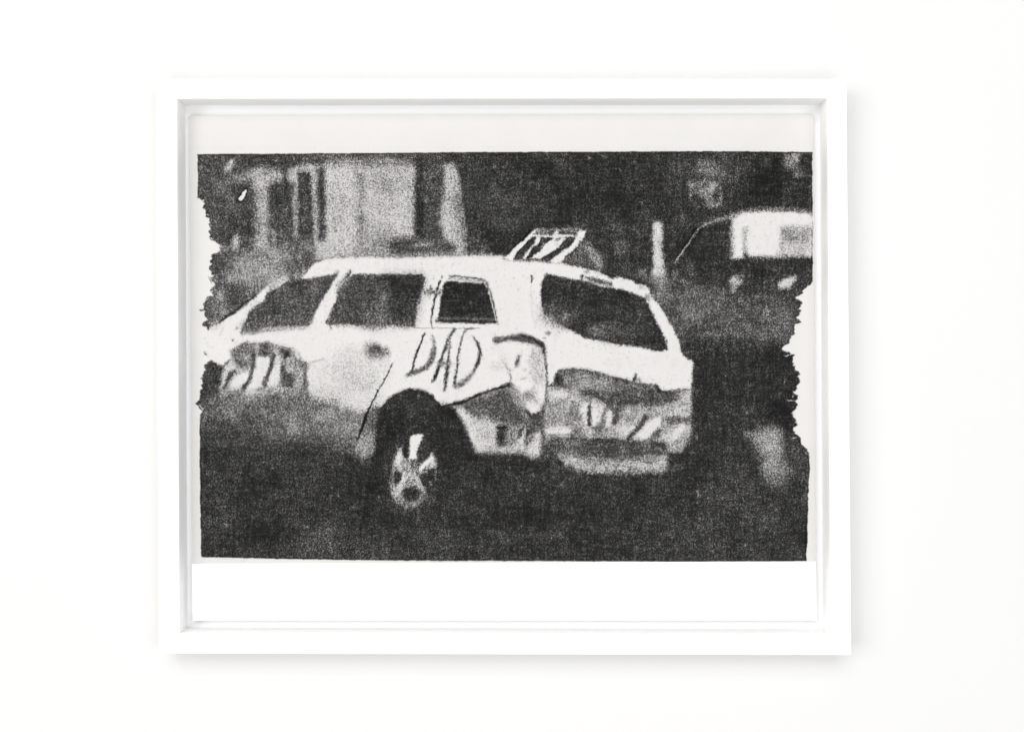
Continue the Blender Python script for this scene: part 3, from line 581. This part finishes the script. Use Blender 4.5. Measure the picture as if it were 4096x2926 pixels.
# --- torn outline of the picture
edge_top = cp(A, [(76, 97), (1000, 93), (2165, 85)]) + cp(B, [(1100, 76), (2165, 73)]) + cp(Dd, [(900, 66), (1500, 70), (2026, 77)])
torn_r = (cp(H, [(1757, 130), (1720, 175), (1650, 260), (1590, 300), (1640, 325), (1662, 375), (1632, 400), (1640, 450), (1598, 520), (1612, 575), (1548, 610), (1552, 660), (1530, 740), (1490, 790),
                 (1422, 852), (1480, 880), (1558, 918), (1545, 980), (1580, 1060), (1612, 1120), (1578, 1150), (1610, 1220), (1572, 1290), (1542, 1330), (1608, 1362), (1568, 1410), (1596, 1455), (1548, 1510), (1575, 1570)]) +
          cp(K, [(1550, 25), (1582, 90), (1602, 150), (1566, 200), (1562, 255), (1620, 300), (1632, 350), (1690, 430), (1727, 505), (1728, 600), (1720, 800), (1710, 1100), (1705, 1300), (1697, 1500), (1692, 1624)]))
bottom = cp(BR, [(1422, 388), (0, 392)]) + cp(L, [(2165, 924), (1200, 914), (600, 904), (0, 890)]) + cp(BL, [(604, 344)])
torn_l = (cp(I, [(116, 1500), (105, 900), (100, 210), (125, 180), (108, 130)]) + cp(E, [(100, 1450), (118, 1420), (104, 1330), (132, 1200), (140, 1050), (165, 1005), (205, 965), (148, 890), (198, 862), (170, 760), (178, 620), (150, 560), (178, 540), (152, 460), (88, 435), (150, 428),
          (160, 330), (168, 282), (245, 265), (210, 220), (205, 180), (250, 140), (212, 60)]) +
          cp(A, [(215, 1500), (242, 1440), (218, 1330), (242, 1190), (300, 1160), (352, 1082), (268, 1030), (208, 1000), (232, 920), (194, 830), (182, 750), (142, 700), (142, 600), (80, 572)]))
outline = edge_top + cp(Dd, [(2028, 400), (2030, 1480)]) + torn_r + bottom + torn_l
full = (0, 0, CW, CH)
inside = fill(outline, full)
# fraying: shift the mask sideways by rough noise near the torn sides
sx = (field(9, 4.0) * 4.0 + field(26, 12) * 4.0 + field(4, 1.8) * 2.0) * Q
tear = np.zeros((CH, CW), np.float32); h0 = int((1190 - Y0) * Q)
tl0, tl1 = int((790 - Y0) * Q), int((1640 - Y0) * Q); tr0, tr1 = int((1125 - Y0) * Q), int((1820 - Y0) * Q)
tear[tl0:tl1, :CW // 2] = 1; tear[tr0:tr1, CW // 2:] = 1
tear = np.maximum(gauss(tear, 12), 0.22)
inside = inside[np.clip((yy + field(5) * 2.0 * Q * tear + .5).astype(int), 0, CH - 1), np.clip((xx + sx * tear * 0.85).astype(int), 0, CW - 1)]
inside = gauss(inside, 1.2)
for o_, pts_ in ((A, [(78, 99), (1000, 97), (2165, 90)]), (B, [(0, 87), (1100, 80), (2165, 77)]), (Dd, [(0, 74), (900, 70), (1500, 74), (2024, 82), (2024, 500), (2028, 720)]), (Dd, [(2026, 1215), (2026, 1480)]),
                 (A, [(80, 99), (80, 560)]), (I, [(110, 280), (112, 900), (122, 1500)]), (K, [(1722, 520), (1720, 700), (1702, 1200), (1690, 1500), (1686, 1624)]),
                 (BR, [(1416, 0), (1412, 384), (0, 388)]), (L, [(1400, 914), (2165, 919)]), (L, [(500, 896), (1400, 912)])):
    stroke(o_, pts_, 12, 16, 1.2, .85)

# --- toner grain on the sheet
PAPER = np.array([243, 241, 238], np.float32); INKPAPER = np.array([240, 238, 236], np.float32); INK = 15.0
n = gauss(rng.standard_normal((CH, CW)).astype(np.float32), 0.82); n /= n.std()
n = n + 0.12 * field(12, 1.2) + 0.12 * field(1.2, 12)
weave = np.sin(2 * np.pi * xx / 8.3 + field(60) * .6) * np.sin(2 * np.pi * yy / 8.3 + field(60) * .6)
n = n + 0.50 * weave; n = (n - n.mean()) / n.std()
u = 1 / (1 + np.exp(-1.702 * n))                       # evenly spread between 0 and 1
def to_lin(c):
    c = np.clip(c, 0, 255) / 255
    return np.where(c <= 0.04045, c / 12.92, ((c + 0.055) / 1.055) ** 2.4)
a = np.clip((to_lin(238.) - to_lin(V)) / (to_lin(238.) - to_lin(INK)), 0, 1).astype(np.float32)   # share of the paper the toner covers
SOFT, GRAIN = 0.10, 0.74
# threshold shifted so that the grain keeps the mean tone
tab = np.linspace(-0.6, 1.6, 221); us = np.linspace(0.0025, 0.9975, 200)
mean = (1 / (1 + np.exp(-(tab[:, None] - us[None]) / SOFT))).mean(1)
sh_ = np.interp(a, mean, tab)
ink = 1 / (1 + np.exp(-(sh_ - u) / SOFT))
ink = np.clip(a + (ink - a) * GRAIN, 0, 1)
ink = ink * inside
ghost = np.zeros((CH, CW), np.float32)                 # faint dusting above and below the picture
ghost[int((585 - Y0) * Q):int((600 - Y0) * Q), int(60 * Q):int(-60 * Q)] = .06
ghost[int((2226 - Y0) * Q):int((2247 - Y0) * Q), int(64 * Q):int(240 * Q)] = .13
ink = np.maximum(ink, gauss(ghost, 3) * np.clip(n * .8, 0, 2) * (1 - inside))
ink = np.clip(ink * (0.996 + 0.004 * field(2)), 0, 1)
inkcol = np.array([INK, INK * 1.02, INK * 1.0], np.float32)
paper = PAPER + (INKPAPER - PAPER) * fastgauss(inside, 6)[..., None] + (field(40) * .6 + field(2) * .5)[..., None]
paper = to_lin(paper); inkcol = to_lin(inkcol)
lin = paper + (inkcol - paper) * ink[..., None]
lin = np.clip(lin * (1 + rng.standard_normal((CH, CW, 3)).astype(np.float32) * 0.05 * inside[..., None]), 0.003, 1) * 0.645   # cheap copier paper
img = bpy.data.images.new('printed_picture', CW, CH, float_buffer=True)
img.colorspace_settings.name = 'Non-Color'
px = np.ones((CH, CW, 4), np.float32); px[..., :3] = lin; px = px[::-1]
img.pixels.foreach_set(np.ascontiguousarray(px).ravel()); img.update(); img.pack()

pm, t, b = new_mat('printed_paper')
ti = t.nodes.new('ShaderNodeTexImage'); ti.image = img; ti.extension = 'EXTEND'
t.links.new(ti.outputs['Color'], b.inputs['Base Color']); b.inputs['Roughness'].default_value = 0.8
b.inputs['Specular IOR Level'].default_value = 0.0

# ------------------------------------------------------------------ the print in the frame
art = thing('art_print', 'black and white photocopied print of a battered white car lettered DAD, torn at both sides', 'print')
SHEET = [(758, 463), (3254, 459), (3264, 2479), (771, 2479.5)]
sh = slab('paper_sheet', SHEET, D_SHEET, D_SHEET + 0.0004, pm, art)
uv = sh.data.uv_layers.new(name='UVMap'); k = S * (DIST + D_SHEET) / DIST
for lp in sh.data.loops:
    v = sh.data.vertices[lp.vertex_index].co
    uv.data[lp.index].uv = ((v.x / k + 2048 - X0) / (X1 - X0), 1 - (-v.z / k + 1463 - Y0) / (Y1 - Y0))
strip_mat = plain('white_paper', (0.868, 0.868, 0.864), 0.85, 50, 0.006)
st = slab('paper_strip', [(768, 2253), (3263, 2244), (3266, 2480), (770.5, 2480.5)], D_SHEET - 0.0004, D_SHEET - 0.00005, strip_mat, art)
slab('spacer_board', [(900, 600), (3120, 600), (3120, 2340), (900, 2340)], D_SHEET + 0.00045, D_MOUNT - 0.00005, strip_mat, art)
st['label'] = 'blank white strip across the foot of the sheet'
